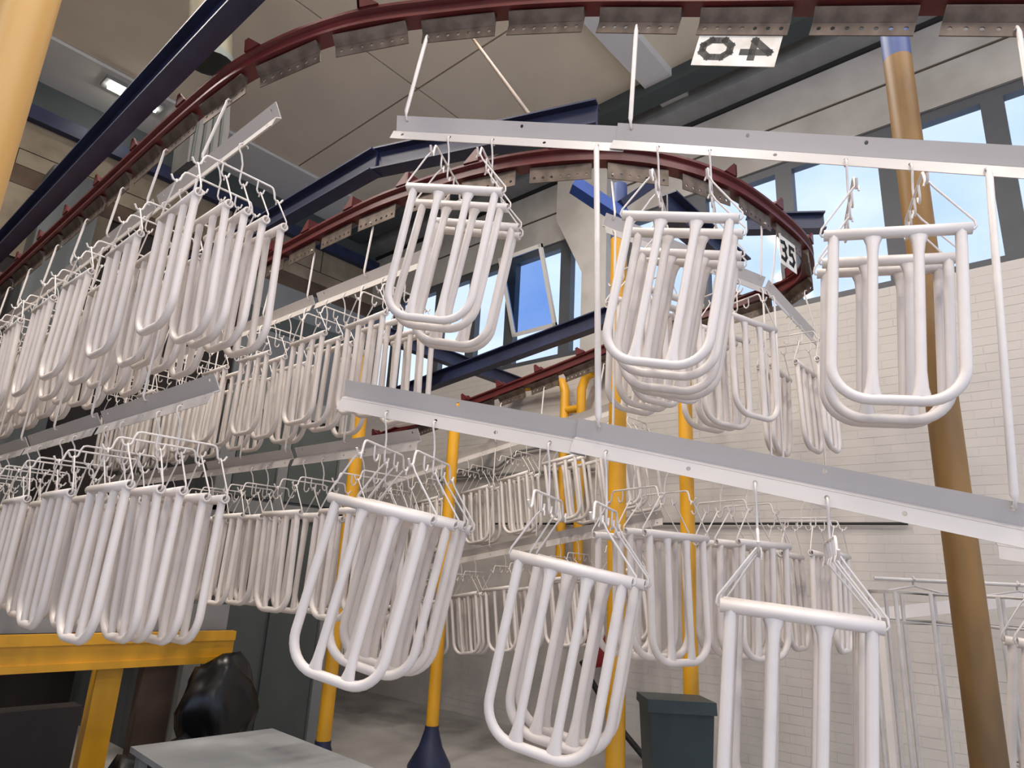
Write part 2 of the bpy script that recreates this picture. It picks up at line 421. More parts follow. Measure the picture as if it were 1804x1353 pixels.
def catmull(P, n=8):
    P = [Vector(p) for p in P]; out = []
    for i in range(len(P) - 1):
        p0 = P[max(i - 1, 0)]; p1 = P[i]; p2 = P[i + 1]; p3 = P[min(i + 2, len(P) - 1)]
        for k in range(n):
            t = k / n
            out.append(.5 * ((2 * p1) + (p2 - p0) * t + (2 * p0 - 5 * p1 + 4 * p2 - p3) * t * t + (3 * p1 - p0 - 3 * p2 + p3) * t ** 3))
    out.append(P[-1]); return out
def resample(path):
    S = [0]
    for a, b in zip(path, path[1:]): S.append(S[-1] + (b - a).length)
    def f(s):
        s = max(0, min(S[-1], s))
        for i in range(len(S) - 1):
            if s <= S[i + 1]:
                u = (s - S[i]) / max(1e-9, S[i + 1] - S[i]); return path[i].lerp(path[i + 1], u), (path[i + 1] - path[i]).normalized()
    return f, S[-1]
def frame_mat(o, t, n=None):
    t = Vector(t).normalized(); n = Z.cross(t).normalized(); b = t.cross(n)
    m = Matrix((t, n, b)).transposed().to_4x4(); m.translation = Vector(o); return m
T1 = catmull([(3.0, -1.25, 3.18), (2.74, -.68, 3.38), (2.47, -.01, 3.60), (2.15, .836, 3.865), (1.88, 1.487, 4.055), (1.645, 1.97, 4.12), (1.36, 2.38, 4.06), (1.17, 2.85, 3.98), (1.10, 3.4, 3.92), (1.09, 5, 3.90), (1.09, 9.1, 3.90)])
T2 = catmull([(2.3, 9.1, 3.9), (2.3, 5.5, 3.9), (2.28, 3.7, 3.9), (2.33, 3.0, 3.9), (2.48, 2.34, 3.9), (2.80, 1.80, 3.9), (3.30, 1.48, 3.9), (3.95, 1.36, 3.9), (4.5, 1.36, 3.88), (4.88, 1.58, 3.87), (5.0, 2.1, 3.85), (5.0, 2.9, 3.77), (5.0, 4.1, 3.57), (5.0, 5.8, 3.31), (5.0, 8.9, 2.85)])
def track(path, label, pitch=.62):
    tr = tag(obj('conveyor_track', MB().sweep([(-.042, -.045), (.042, -.045), (.042, -.03), (.02, -.02), (.02, .02), (.042, .03), (.042, .045), (-.042, .045), (-.042, .03), (-.02, .02), (-.02, -.02), (-.042, -.03)], path), 'red'), label, 'track')
    f, Ln = resample(path)
    gus = MB(); gus.prism([(-.05, .044), (.05, .044), (.05, .115), (.03, .125)], (0, -.05, 0), X, Z, Y, .012); gus.prism([(-.05, .044), (.05, .044), (.05, .115), (.03, .125)], (0, .038, 0), X, Z, Y, .012)
    gus.box((.04, -.05, .044), (.052, .05, .12))
    gm = gus.mesh('track_bracket'); gm.materials.append(MT['red'])
    s = .3
    while s < Ln:
        p, t = f(s); o = linko('track_bracket', gm, tr); o.matrix_world = frame_mat(p, t); s += pitch
    return f, Ln
f1, L1 = track(T1, 'dark red conveyor track curving overhead above the foremost load bars')
f2, L2 = track(T2, 'dark red conveyor track looping round the yellow posts', .52)

# hanger plates riding under the track
hp = MB()
hp.prism([(-.016, -.056), (.022, -.056), (.022, -.062), (-.010, -.100), (-.016, -.100)], (-.175, 0, 0), Y, Z, X, .35)
hp.holed_plate(-.175, .175, -.155, -.100, -.016, -.011, [-.147 + .049 * k for k in range(7)], .0085, -.125)
hpm = hp.mesh('hanger_plate'); hpm.materials.append(MT['steel'])
pinm = MB().tube([(0, 0, -.060), (0, 0, -.0445)], .010, 8).mesh('trolley_pin'); pinm.materials.append(MT['gasket'])
PLATES = {1: [], 2: []}
def ordw(i):
    tens = ('', '', 'twenty', 'thirty', 'forty')
    base = ('first', 'second', 'third', 'fourth', 'fifth', 'sixth', 'seventh', 'eighth', 'ninth', 'tenth', 'eleventh', 'twelfth', 'thirteenth', 'fourteenth', 'fifteenth', 'sixteenth', 'seventeenth', 'eighteenth', 'nineteenth')
    n = i + 1
    if n < 20: return base[n - 1]
    return tens[n // 10] + ('-' + base[n % 10 - 1] if n % 10 else '').replace('--', '-') if n % 10 else {20: 'twentieth', 30: 'thirtieth', 40: 'fortieth'}[n]
def plates(f, Ln, s0, label, group, key):
    s = s0; k = 0
    while s < Ln - .2:
        p, t = f(s); m = frame_mat(p, t)
        o = linko('hanger_plate', hpm); o.matrix_world = m; tag(o, label % ordw(k), 'bracket', group)
        for x_ in (-.08, .08):
            q = linko('trolley_pin', pinm, o); q.location = (x_, 0, 0)
        PLATES[key].append(m); s += .43; k += 1
plates(f1, L1, .16, 'rusty holed hanger plate, %s up from the low end of the curving track', 'hanger plates of the foremost track', 1)
plates(f2, L2, .2, 'rusty holed hanger plate, %s along the looping track from the far wall', 'hanger plates of the looping track', 2)
def plate_hole(p, key):
    """the plate hole most nearly above p, and the side its lip faces"""
    best = None
    for m in PLATES[key]:
        for k in range(7):
            h = m @ Vector((-.147 + .049 * k, -.0135, -.125)); d = (h.x - p.x) ** 2 + (h.y - p.y) ** 2
            if best is None or d < best[0]: best = (d, h, m.col[1].xyz)
    return best[1], Vector((best[2].x, best[2].y, 0)).normalized()
# ------------------------------------------------------------------ white frames, racks and load bars
FW, FH, TR = .372, .535, .0162
def make_frame():
    r_ = MB().pipe((-FW / 2 - .012, 0, 0), (FW / 2 + .012, 0, 0),   .0185, .0115)
    rm = r_.mesh('top_rail')
    u = MB(); c = .105; x = FW / 2 - TR; pts = []
    pts.append((-x, 0, -.008)); pts.append((-x, 0, -.03)); pts.append((-x, 0, -.07)); pts.append((-x, 0, -.3))
    for k in range(9):
        a = math.pi + k * math.pi / 16; pts.append((-x + c + c * math.cos(a), 0, -FH + c + c * math.sin(a)))
    pts2 = [(-p[0], p[1], p[2]) for p in pts[::-1]]
    full = pts + pts2
    el = [(1, 1)] * len(full)
    rr = [TR] * len(full)
    u.tube(full, rr, 8)
    um = u.mesh('outer_tube')
    i_ = MB()
    zz = [-.006, -.02, -.04, -.075, -.3, -FH + .09, -FH + .04, -FH + .012]
    ex = [(2.0, .8), (1.75, .85), (1.25, .95), (1, 1), (1, 1), (1, 1), (1.25, .95), (1.7, .8)]
    i_.tube([(0, 0, z) for z in zz], [TR * .93] * len(zz), 8, ell=ex)
    im = i_.mesh('inner_bar')
    for m in (rm, um, im): m.materials.append(MT['white']); recalc(m)
    return rm, um, im
FRM = make_frame()
def place_frame(mtx, hooks, label, group):
    e = D.objects.new('tubular_frame', None); COL.objects.link(e); e.empty_display_size = .05
    e.matrix_world = mtx; inv = mtx.inverted(); rail = None
    for nm, me, lx in (('top_rail', FRM[0], 0), ('outer_tube', FRM[1], 0), ('inner_bar', FRM[2], -.061), ('inner_bar', FRM[2], .061)):
        o = D.objects.new(nm, me); COL.objects.link(o); o.parent = e; o.location = (lx, 0, 0)
        if nm == 'top_rail': rail = o
    for sg, hk in zip((-1, 1), hooks):
        h = inv @ hk; v = lambda x, y, z: Vector((x * sg, y, z))
        pts = [h + v(-.008, 0, -.010), h + v(-.005, 0, .005), h + v(0, 0, .0088), h + v(.006, 0, .004), h + v(.020, 0, -.016), v(.205, 0, .024), v(.2085, 0, .006), v(.203, 0, -.003), v(.16, 0, -.006)]
        o = obj('hanging_wire', MB().tube(pts, .0036, 5), 'wire', rail, fix=False)
    return tag(e, label, 'frame', group)
# rack: origin at the hole of the load bar, local y across the bar
STEM, HK = .135, .055
HOFF = [-.16, -.08, 0, .08, .16]
def make_rack():
    c = MB(); zb = -STEM
    c.tube([(0, -.205, zb - HK + .018), (0, -.195, zb - HK), (0, -.180, zb - HK - .004), (0, -.166, zb - HK + .008), (0, -.160, zb - .02), (0, -.152, zb - .004), (0, -.14, zb), (0, .14, zb), (0, .152, zb - .004), (0, .160, zb - .02), (0, .166, zb - HK + .008), (0, .180, zb - HK - .004), (0, .195, zb - HK), (0, .205, zb - HK + .018)], .0046, 6)
    h = MB(); h.tube([(0, 0, zb), (0, 0, zb - HK + .012), (0, -.006, zb - HK), (0, -.018, zb - HK - .004), (0, -.030, zb - HK + .006), (0, -.034, zb - HK + .024)], .004, 5)
    out = []
    for mb, nm in ((c, 'crossbar'), (h, 'prong')):
        m = mb.mesh(nm); m.materials.append(MT['wire']); out.append(m)
    return out
RCK = make_rack()
STEMS = {}
def stem_mesh(Ln):
    key = round(Ln, 3)
    if key not in STEMS:      # through the hole of the bar's lip, down its front, to the crossbar
        m = MB().tube([(0, -.010, -.014), (0, -.006, -.005), (0, .004, -.0028), (0, .020, -.0028), (0, .0275, -.010), (0, .0275, -.030), (0, .012, -.055), (0, 0, -Ln * .72), (0, 0, -Ln)], .0040, 6).mesh('stem_hook')
        m.materials.append(MT['wire']); STEMS[key] = m
    return STEMS[key]
def place_rack(mtx, Ln, label, group):
    e = D.objects.new('hook_rack', None); COL.objects.link(e); e.matrix_world = mtx; e.empty_display_size = .05
    o = D.objects.new('stem_hook', stem_mesh(Ln)); COL.objects.link(o); o.parent = e
    cb = D.objects.new('crossbar', RCK[0]); COL.objects.link(cb); cb.parent = e; cb.location = (0, 0, STEM - Ln)
    for ly in (-.08, 0, .08):
        o = D.objects.new('prong', RCK[1]); COL.objects.link(o); o.parent = cb; o.location = (0, ly, 0)
    return tag(e, label, 'hook', group)
ORD = ('first', 'second', 'third', 'fourth', 'fifth', 'sixth', 'seventh', 'eighth', 'ninth', 'tenth', 'eleventh', 'twelfth')
def group_at(h1, h2, label, where, occ=(0, 1, 2, 3, 4), sway=2.5, tf=1.0, dz=0):
    """one bundle of frames: a rack in each of two bar holes and the frames on their prongs"""
    t = (h2 - h1).normalized(); th = Vector((t.x, t.y, 0)).normalized(); lean = (h2.z - h1.z) * (1 - tf) / 2
    rk = []
    for sgn, h in ((-1, h1), (1, h2)):
        m = frame_mat(h, th); Ln = STEM + dz + sgn * lean
        place_rack(m, Ln, 'white wire hook rack, %s of two, %s' % ('lower' if sgn < 0 and t.z > .05 else 'higher' if t.z > .05 else 'first' if sgn < 0 else 'second', where), 'hook racks ' + where)
        rk.append((m, Ln))
    yy = {0: -.180, 1: -.098, 2: -.018, 3: .062, 4: .180}
    for j, k in enumerate(sorted(occ)):
        hooks = [m @ Vector((0, yy[k], -(Ln + HK + .004))) for m, Ln in rk]
        tt = (hooks[1] - hooks[0]).normalized()
        c = (hooks[0] + hooks[1]) / 2 - Z * (.156 + random.uniform(-.006, .006)) + tt * random.uniform(-.010, .010)
        m = frame_mat(c, tt) @ Matrix.Rotation(math.radians(random.uniform(-sway, sway)), 4, 'X') @ Matrix.Rotation(math.radians(random.uniform(-2, 2)), 4, 'Z') @ Matrix.Rotation(math.radians(random.uniform(-.8, .8)), 4, 'Y')
        pos = 'rearmost' if j == 0 else 'foremost' if j == len(occ) - 1 else ORD[j] + ' from the back'
        place_frame(m, hooks, '%s, %s in its bundle' % (label, pos), 'frames ' + where)
BARM = {}
def bar_mesh(Ln, holes, webs):
    key = (round(Ln, 3), tuple(round(h, 3) for h in holes), tuple(round(h, 3) for h in webs))
    if key in BARM: return BARM[key]
    b = MB()
    b.holed_plate(0, Ln, -.026, .022, .010, .014, holes, .0075, 0)
    for i, v in enumerate(b.v): b.v[i] = (v[0], v[1] - v[2] * .30, v[2])      # lip leans out at its foot
    b.prism([(.0085, .022), (.004, .019), (-.016, .030), (-.016, .036)], (0, 0, 0), Y, Z, X, Ln)
    k0 = len(b.v)
    b.holed_plate(0, Ln, .030, .092, -.020, -.016, webs, .007, .076)
    for i in range(k0, len(b.v)): v = b.v[i]; b.v[i] = (v[0], v[1] + (v[2] - .03) * .55, v[2])   # upper web leans forward
    m = b.mesh('load_bar'); m.materials.append(MT['bar']); recalc(m)
    BARM[key] = m; return m
class Bar:
    def __init__(s, a, b, label, group=None, holes=(), webs=()):
        a = Vector(a); b = Vector(b); s.a = a; s.L = (b - a).length; s.d = (b - a).normalized(); s.m = frame_mat(a, s.d)
        def tidy(hs, gap):
            out = []
            for h in hs:      # the first named holes win; later ones too close are dropped
                if gap < h < s.L - gap and all(abs(h - q) > 2 * gap for q in out): out.append(h)
            return sorted(out)
        o = linko('load_bar', bar_mesh(s.L, tidy(holes, .021), tidy(webs, .016))); o.matrix_world = s.m; tag(o, label, 'bar', group)
    def rack(s, h): return s.a + s.d * h                            # where a rack stem sits
    def hole(s, h): return s.m @ Vector((h, .012, 0))                # lip hole
    def web(s, h): return s.m @ Vector((h, .0073, .076))             # hole in the upper web
    @property
    def n(s): return Z.cross(s.d).normalized()
def rod(a, na, b, nb, label, group, r=.009):
    """rod from hole a to hole b, its thin bent ends passing through both"""
    o = .011 + r; e = min(r, .0052)
    pts = [a - na * .012 - Z * .008, a - na * .004 - Z * .001, a + na * (o * .6), a + na * o - Z * .016, a + na * o - Z * .034]
    pts += [b + nb * o + Z * .034, b + nb * o + Z * .016, b + nb * (o * .6), b - nb * .004 + Z * .001, b - nb * .012 + Z * .008]
    return tag(obj('suspension_rod', MB().tube(pts, [e, e, e, e, r, r, e, e, e, e], 8), 'wire'), label, 'rod', group)
def pendant(bar, h, key, label, group, r):
    b = bar.web(h); a, na = plate_hole(b, key); return rod(a, na, b, bar.n, label, group, r)
ALL5 = (0, 1, 2, 3, 4)
def rocc(k=4):
    s = random.sample(range(5), k); return tuple(sorted(s))

# ---- the foremost line: two upper bars and two lower bars, sloping with the track
def away(p, k): return EYE + (Vector(p) - EYE) * k
P_R, P_M, P_L = away((2.218, .059, 2.793), 1.10), away((1.808, 1.146, 3.125), 1.10), away((1.416, 1.968, 3.306), 1.09)
tA = (P_M - P_R).normalized(); tB = (P_L - P_M).normalized()
A0 = P_R - tA * .30
def s_of(a, d, px):
    """arc length along a bar where it crosses image column px"""
    lo, hi = -1.5, 2.5
    def col(s):
        c = M3.transposed() @ (a + d * s - EYE); return CX + FPX * c.x / c.z
    sg = 1 if col(hi) > col(lo) else -1
    for _ in range(50):
        m = (lo + hi) / 2
        if (col(m) - px) * sg < 0: lo = m
        else: hi = m
    return (lo + hi) / 2
def behind(p, t): return p - Z.cross(t).normalized() * .011 - Z * .005     # the joined bar lies just behind its neighbour
def cols(a, t, *px): return [s_of(a, t, x) for x in px]
# upper bars
g2, g3, rA, pA1, pA2 = cols(A0, tA, 1205, 1545, 1735, 1104, 1815)
BA = Bar(A0, P_M + tA * .05, 'pale grey upper load bar in front of the thick ochre post', None, [g2 - .1, g2 + .1, g3 - .1, g3 + .1, rA, (g2 + g3) / 2], [pA1, pA2, pA1 - .45, pA1 - .85])
B0 = behind(P_M, tB); g1, rB, pB, xB = cols(B0, tB, 832, 1053, 712, 960)
BB = Bar(B0, P_L + tB * .03, 'short pale grey upper load bar ending in front of the ceiling', None, [g1 - .1, g1 + .1, rB, pB, xB], [pB, .45])
group_at(BB.rack(g1 - .1), BB.rack(g1 + .1), 'white four-bar frame on the short upper bar', 'on the short upper bar', (0, 1, 3, 4), 2, .9)
group_at(BA.rack(g2 - .1), BA.rack(g2 + .1), 'white four-bar frame hanging before sign 35', 'on the upper bar by sign 35', (0, 1, 3, 4), 2, .6, .04)
group_at(BA.rack(g3 - .1), BA.rack(g3 + .1), 'white four-bar frame before the ochre post', 'in front of the ochre post', (1, 2, 4), 2, .3)
# lower bars
Q_L, Q_M, Q_R = away((1.37, 2.075, 2.185), 1.05), away((1.745, 1.24, 2.013), 1.05), away((2.17, .187, 1.762), 1.05)
tC = (Q_M - Q_R).normalized(); tD = (Q_L - Q_M).normalized()
h3, rC1, rC2 = cols(Q_R, tC, 1392, 1048, 1778); LC = (Q_M - Q_R).length
D0_ = behind(Q_M, tD); h1, = cols(D0_, tD, 728)
BC = Bar(Q_R, Q_M + tC * .05, 'pale grey lower load bar crossing the thick ochre post', None, [h3 - .1, h3 + .1, LC - .07, h3 + .3, h3 - .3], [rC1, rC2, .5])
BD = Bar(D0_, Q_L, 'pale grey lower load bar under the short upper bar', None, [h1 - .1, h1 + .1, .13, .33], [.5])
group_at(BD.rack(h1 - .1), BD.rack(h1 + .1), 'white four-bar frame before the yellow posts', 'on the lower bar by the yellow posts', (0, 1, 2, 4), 2.5)
group_at(BC.rack(LC - .07), BD.rack(.13), 'white four-bar frame low before blue-topped post', 'low before the blue-topped post', (0, 1, 3), 2.5, 1, .045)
group_at(BC.rack(h3 - .1), BC.rack(h3 + .1), 'white four-bar frame hanging lowest beside ochre post', 'lowest beside the ochre post', (0, 2, 3, 4), 2.5, .35)
tE = Vector((-.40, 1.0, .24)).normalized()
BE = Bar(Q_R - tE * 1.3 - tC * .04, Q_R - tC * .04, 'pale grey lower load bar beginning right of the ochre post', None, [.25, .45, .65, .85, 1.05], [.25, 1.05])
# separate bar beside the wire racks with its own bundle
BF = Bar(at_d(2050, 1012, 2.28), at_d(1757, 972, 2.45), 'pale grey load bar starting behind the lower bar, right of the ochre post', None, [s_of(at_d(2050, 1012, 2.28), (at_d(1757, 972, 2.45) - at_d(2050, 1012, 2.28)).normalized(), 1890) + k_ for k_ in (-.1, .1)], [.04])
gF = s_of(BF.a, BF.d, 1890)
group_at(BF.rack(gF - .1), BF.rack(gF + .1), 'white four-bar frame near the wire racks', 'right of the ochre post', (0, 2, 4), 2, 1, -.045)
# pendants and suspension rods of the foremost line
for bar_, h_, lab in ((BA, pA1, 'the joint of the upper bars'), (BA, pA2, 'the upper bar by the ochre post'), (BB, pB, 'the free end of the short bar')):
    pendant(bar_, h_, 1, 'white pendant rod from the curving track to %s' % lab, 'pendants of the foremost line', .0090)
rod(BB.hole(rB), BB.n, BC.web(rC1), BC.n, 'long white rod between upper and lower load bars, passing the blue-topped post', 'rods of the foremost line', .0115)
rod(BA.hole(rA), BA.n, BC.web(rC2), BC.n, 'long white rod between upper and lower load bars, passing the ochre post', 'rods of the foremost line', .0115)
for h_ in (.25, 1.05): pendant(BE, h_, 1, 'long white pendant rod to the lower bar right of the ochre post, %s end' % ('lower' if h_ < .5 else 'upper'), 'pendants right of the ochre post', .0075)
pendant(BF, .04, 1, 'long white pendant rod to the bar beside the wire racks', 'pendants right of the ochre post', .0075)

# ---- long left row
def straight_line(x, y0, y1, zf, key, names, drop2, npg=(5, 5), start_low=0):
    y = y0; k = 0; nr = nq = -1
    while y < y1:
        a = Vector((x, y, zf(y))); b = Vector((x, y + 1.2, zf(y + 1.2))); bars = []
        for tier in (0, 1):
            off = Vector((0, start_low * tier, -drop2 * tier))
            B = Bar(a + off, b + off, names['bar'][tier] % ORD[k], names['bargroup'][tier], [.05 + .2 * i for i in range(6)], [.05, .65, 1.12]); bars.append(B)
            for gi, c in enumerate((.35, .95)):
                group_at(B.rack(c - .1), B.rack(c + .1), names['frame'][tier] % ORD[2 * k + gi], names['where'][tier] % ORD[2 * k + gi], ALL5 if npg[tier] == 5 else rocc(npg[tier]), 2.0)
        for c in ((.05, .65) if k else (.65,)):      # the rods pass between the bundles
            nr += 1; pendant(bars[0], c, key, names['pend'] + ', %s along' % ordw(nr), names['pendgroup'], .007)
        for c in ((.05, .65) if k else (.65,)):
            nq += 1; rod(bars[0].hole(c), bars[0].n, bars[1].web(c), bars[1].n, names['rod'] + ', %s along' % ordw(nq), names['rodgroup'], .006)
        y += 1.25; k += 1
nmL = dict(bar=('pale grey load bar, %s along the upper tier of the long shaded row', 'pale grey load bar, %s along the lower tier of the long shaded row'), bargroup=('upper bars of the left row', 'lower bars of the left row'),
           frame=('edge-on white frame, %s bundle of long row above', '%s-bundle edge-on white frame of long row below'), where=('%s in the upper long row', '%s in the lower long row'),
           pend='thin white pendant rod over the long shaded row', pendgroup='pendants of the left row', rod='thin white rod linking the bars of the long shaded row', rodgroup='rods of the left row')
straight_line(1.09, 2.37, 8.2, lambda y: 3.36, 1, nmL, 1.16, (5, 5), start_low=.12)
nm2 = dict(bar=('grey load bar, %s along the upper second row before the booth', 'grey load bar, %s along the lower second row before the booth'), bargroup=('upper bars of the second row', 'lower bars of the second row'),
           frame=('white frame, %s bundle of second row above', 'white frame, %s bundle of second row below'), where=('%s in the upper second row', '%s in the lower second row'),
           pend='thin white pendant rod over the second row', pendgroup='pendants of the second row', rod='thin white rod linking the bars of the second row', rodgroup='rods of the second row')
straight_line(2.3, 2.72, 7.5, lambda y: 3.33, 2, nm2, 1.08, (4, 4))

# ---- the loop's curve
def curve_bars(pts, names, z_up, z_lo, occ):
    for i, (a, b) in enumerate(pts):
        Ln = (Vector((b[0], b[1])) - Vector((a[0], a[1]))).length; cs = (.35, .95) if Ln > 1.1 else (Ln / 2,); bars = []
        for tier, z in ((0, z_up), (1, z_lo)):
            B = Bar((a[0], a[1], z), (b[0], b[1], z), names['bar'][tier] % ORD[i], names['bargroup'][tier], [c + k for c in cs for k in (-.1, .1)] + [.05, Ln - .05], [.05, Ln - .05]); bars.append(B)
            for gi, c in enumerate(cs): group_at(B.rack(c - .1), B.rack(c + .1), names['frame'][tier] % ORD[2 * i + gi], names['where'][tier] % ORD[2 * i + gi], rocc(occ), 2.5)
        for j, c in enumerate((.05, Ln - .05)):
            pendant(bars[0], c, 2, names['pend'] + ', %s along' % ORD[2 * i + j], names['pend'] + 's', .006)
            rod(bars[0].hole(c), bars[0].n, bars[1].web(c), bars[1].n, names['rod'] + ', %s along' % ORD[2 * i + j], names['rod'] + 's', .006)
nmC = dict(bar=('white load bar, %s on the upper tier under the track curve', 'white load bar, %s on the lower tier under the track curve'), bargroup=('upper bars on the curve', 'lower bars on the curve'),
           frame=('small white frame, %s bundle under track curve', 'small white frame, %s bundle low on curve'), where=('%s under the track curve', '%s low on the track curve'),
           pend='thin pendant rod under the track curve', rod='thin rod linking the bars on the curve')
curve_bars([((3.82, 1.42), (2.62, 1.78)), ((4.9, 1.48), (3.86, 1.42))], nmC, 3.36, 2.18, 4)
# ---- third leg along the window wall
nm3 = dict(bar=('white load bar, %s along the upper row by the window wall', 'white load bar, %s along the lower row by the window wall'), bargroup=('upper bars by the window wall', 'lower bars by the window wall'),
           frame=('small white frame, %s bundle high before brick wall', 'small white frame, %s bundle low before brick wall'), where=('%s high by the window wall', '%s low by the window wall'),
           pend='thin pendant rod by the window wall', pendgroup='pendants by the window wall', rod='thin rod linking the bars by the window wall', rodgroup='rods by the window wall')
def z3(y): return 3.08 - (y - 3.3) * .155
straight_line(5.0, 2.78, 6.9, z3, 2, nm3, 1.05, (3, 3))

# ------------------------------------------------------------------ number plates
def stroke(mb, pts, w, o, u, v, nrm, depth=.0015):
    """thick polyline lettering as flat bars"""
    for (a, b) in zip(pts, pts[1:]):
        A = Vector((a[0], a[1])); B = Vector((b[0], b[1])); d = (B - A).normalized(); q = Vector((-d.y, d.x))
        A = A - d * w * .45; B = B + d * w * .45
        poly = [A + q * w / 2, A - q * w / 2, B - q * w / 2, B + q * w / 2]
        mb.prism([(p.x, p.y) for p in poly], o, u, v, nrm, depth)
D4 = [[(.62, 0), (.62, 1)], [(.62, 1), (.05, .32), (.95, .32)]]
D0 = [[(.60, 0), (.75, 0), (1, .3), (1, .7), (.75, 1), (.60, 1)], [(.40, 1), (.27, 1), (.02, .7), (.02, .3), (.27, 0), (.40, 0)]]
D3 = [[(0, .95), (.6, 1), (.9, .8), (.65, .55), (.3, .53)], [(.65, .55), (.92, .25), (.6, 0), (0, .05)]]
D5 = [[(.9, 1), (.12, 1), (.08, .55), (.6, .6), (.92, .3), (.6, 0), (.02, .04)]]
def number_plate(c, t, w, h, digits, upside, ink, sw, label, tilt=0):
    e = empty('number_plate', (0, 0, 0)); n = Z.cross(Vector(t).normalized())
    m = frame_mat(c, t) @ Matrix.Rotation(math.radians(tilt), 4, 'X'); e.matrix_world = m
    obj('sign_sheet', MB().box((-w / 2, -.0015, -h / 2), (w / 2, .0015, h / 2)), 'sign', e)
    k = MB(); dw = w * (.34 if upside else .30); dh = h * (.50 if upside else .60)
    for i, dg in enumerate(digits):
        cx = (-.24 + .48 * i) * w
        for pl in dg:
            q = [((p[0] - .5) * dw, (p[1] - .5) * dh) for p in pl]
            # seen from +n the local x axis runs right to left: mirror so that it reads properly
            sx = 1 if upside else -1
            q = [(sx * (a + cx), b) for a, b in q]
            stroke(k, q, sw, Vector((0, .0015, 0)), X, Z, Y)
    obj('number', k, ink, e)
    return tag(e, label, 'sign')
pc, tc_ = f1(0)
# sign 40 under the plate nearest its pixel column
def s_track(f, Ln, px):
    best = (1e9, 0); s = 0
    while s < Ln:
        p, t = f(s); c = M3.transposed() @ (p - EYE)
        if c.z > .3:
            d = abs(CX + FPX * c.x / c.z - px) + (0 if (CY + FPX * c.y / c.z) < 300 else 500)
            if d < best[0]: best = (d, s)
        s += .01
    return best[1]
s40 = s_track(f1, L1, 1303)
p, t = f1(s40)
m40 = min(PLATES[1], key=lambda m: (m.translation - p).length)
number_plate(m40 @ Vector((0, -.0178, -.2165)), m40.col[0].xyz, .32, .155, (D4, D0), True, 'ink', .027, 'white number plate with a mirrored 40 hanging under the track', 0)
p = Vector((4.02, 1.33, 3.67))
number_plate(p, (-1, .1, .0), .22, .20, (D3, D5), False, 'inkb', .026, 'small white number plate 35 on the track curve', 0)

# olive duct and grey hood up behind the long row
dA_, dB_ = at_y(371, 112, 5.0), at_y(371, -40, 5.0)
dd = (dB_ - dA_).normalized()
e = empty('vent_duct', (0, 0, 0))
obj('duct_pipe', MB().tube([dA_, dB_ + dd * ((CZ - .02 - dB_.z) / dd.z - .02)], .165, 20), 'olive', e)
obj('duct_collar', MB().tube([dA_, dA_ + dd * .06], .175, 20), 'grgreen', e)
tag(e, 'olive round ventilation duct coming down from the ceiling behind the navy beam', 'duct')
e = empty('hood', (0, 0, 0))
q = [at_y(x_, y_, 5.9) for x_, y_ in ((352, 165), (408, 128), (404, 232), (392, 285), (330, 285), (338, 215))]
obj('hood_shell', MB().prism([(v.x, v.z) for v in q], (0, 5.9, 0), X, Z, Y, .35), 'hoodg', e)
for k_ in range(4):
    a_ = q[0].lerp(q[1], .1 + .25 * k_); b_ = q[4].lerp(q[3], .1 + .25 * k_)
    obj('hood_rib', MB().tube([a_ - Y * .01, b_ - Y * .01], .012, 6), 'grgreen', e)
hm = (q[0] + q[1]) / 2
obj('hood_rod', MB().tube([(hm.x, 6.08, hm.z - .1), (hm.x, 6.08, CZ)], .012, 6), 'grgreen', e)
tag(e, 'dark grey ribbed hood hanging behind the long row of frames', 'hood')

# ------------------------------------------------------------------ booth, rack and clutter at the left
e = empty('booth', (0, 0, 0))
obj('booth_body', MB().box((2.75, 5.95, 0), (4.05, 8.4, 3.1)), 'booth', e)
for (x0, x1, z0, z1) in ((2.72, 4.08, 3.02, 3.2), (2.72, 4.08, 2.05, 2.17), (2.72, 2.86, 0, 3.02), (3.97, 4.08, 0, 3.02), (3.30, 3.40, 2.17, 3.02)):
    obj('booth_frame_member', MB().box((x0, 5.90, z0), (x1, 5.98, z1)), 'boothf', e)
for (x0, x1, z0, z1) in ((2.88, 3.29, 2.2, 3.0), (3.42, 3.95, 2.2, 3.0), (2.88, 3.4, .04, 2.03), (3.44, 3.95, .04, 2.03)):
    obj('booth_panel', MB().box((x0, 5.925, z0), (x1, 5.955, z1)), 'grgreen', e)
tag(e, 'tall dark grey sheet metal booth behind the second row', 'booth')
# pallet rack
e = empty('pallet_rack', (0, 0, 0))
rb = MB().box((.2, 5.14, .90), (2.72, 5.20, 1.12)); obj('rack_beam', rb, 'yellow', e)
obj('beam_lip', MB().box((.2, 5.125, 1.055), (2.72, 5.15, 1.12)), 'yellow', e)
obj('beam_lip', MB().box((.2, 5.13, .90), (2.72, 5.15, .945)), 'yellow', e)
obj('upright', MB().box((1.84, 5.22, 0), (2.00, 5.32, .95)), 'yellow', e)
obj('upright', MB().box((2.17, 5.3, 0), (2.40, 5.4, 1.0)), 'brown', e)
obj('shelf_panel', MB().box((.2, 5.25, 1.12), (2.70, 5.29, 1.30)), 'board', e)
tag(e, 'yellow pallet rack beam with grey panel above it', 'rack')
def blob(c, r, n=3, jit=.18):
    import bmesh
    b = bmesh.new(); bmesh.ops.create_icosphere(b, subdivisions=n, radius=1)
    for v in b.verts:
        q = v.co; k = 1 + jit * math.sin(5 * q.x + 3 * q.z) * math.cos(4 * q.y + 2 * q.z) + random.uniform(-.03, .03)
        v.co = Vector((q.x * r[0] * k, q.y * r[1] * k, q.z * r[2] * k))
    me = D.meshes.new('blob'); b.to_mesh(me); b.free()
    for p_ in me.polygons: p_.use_smooth = True
    return me
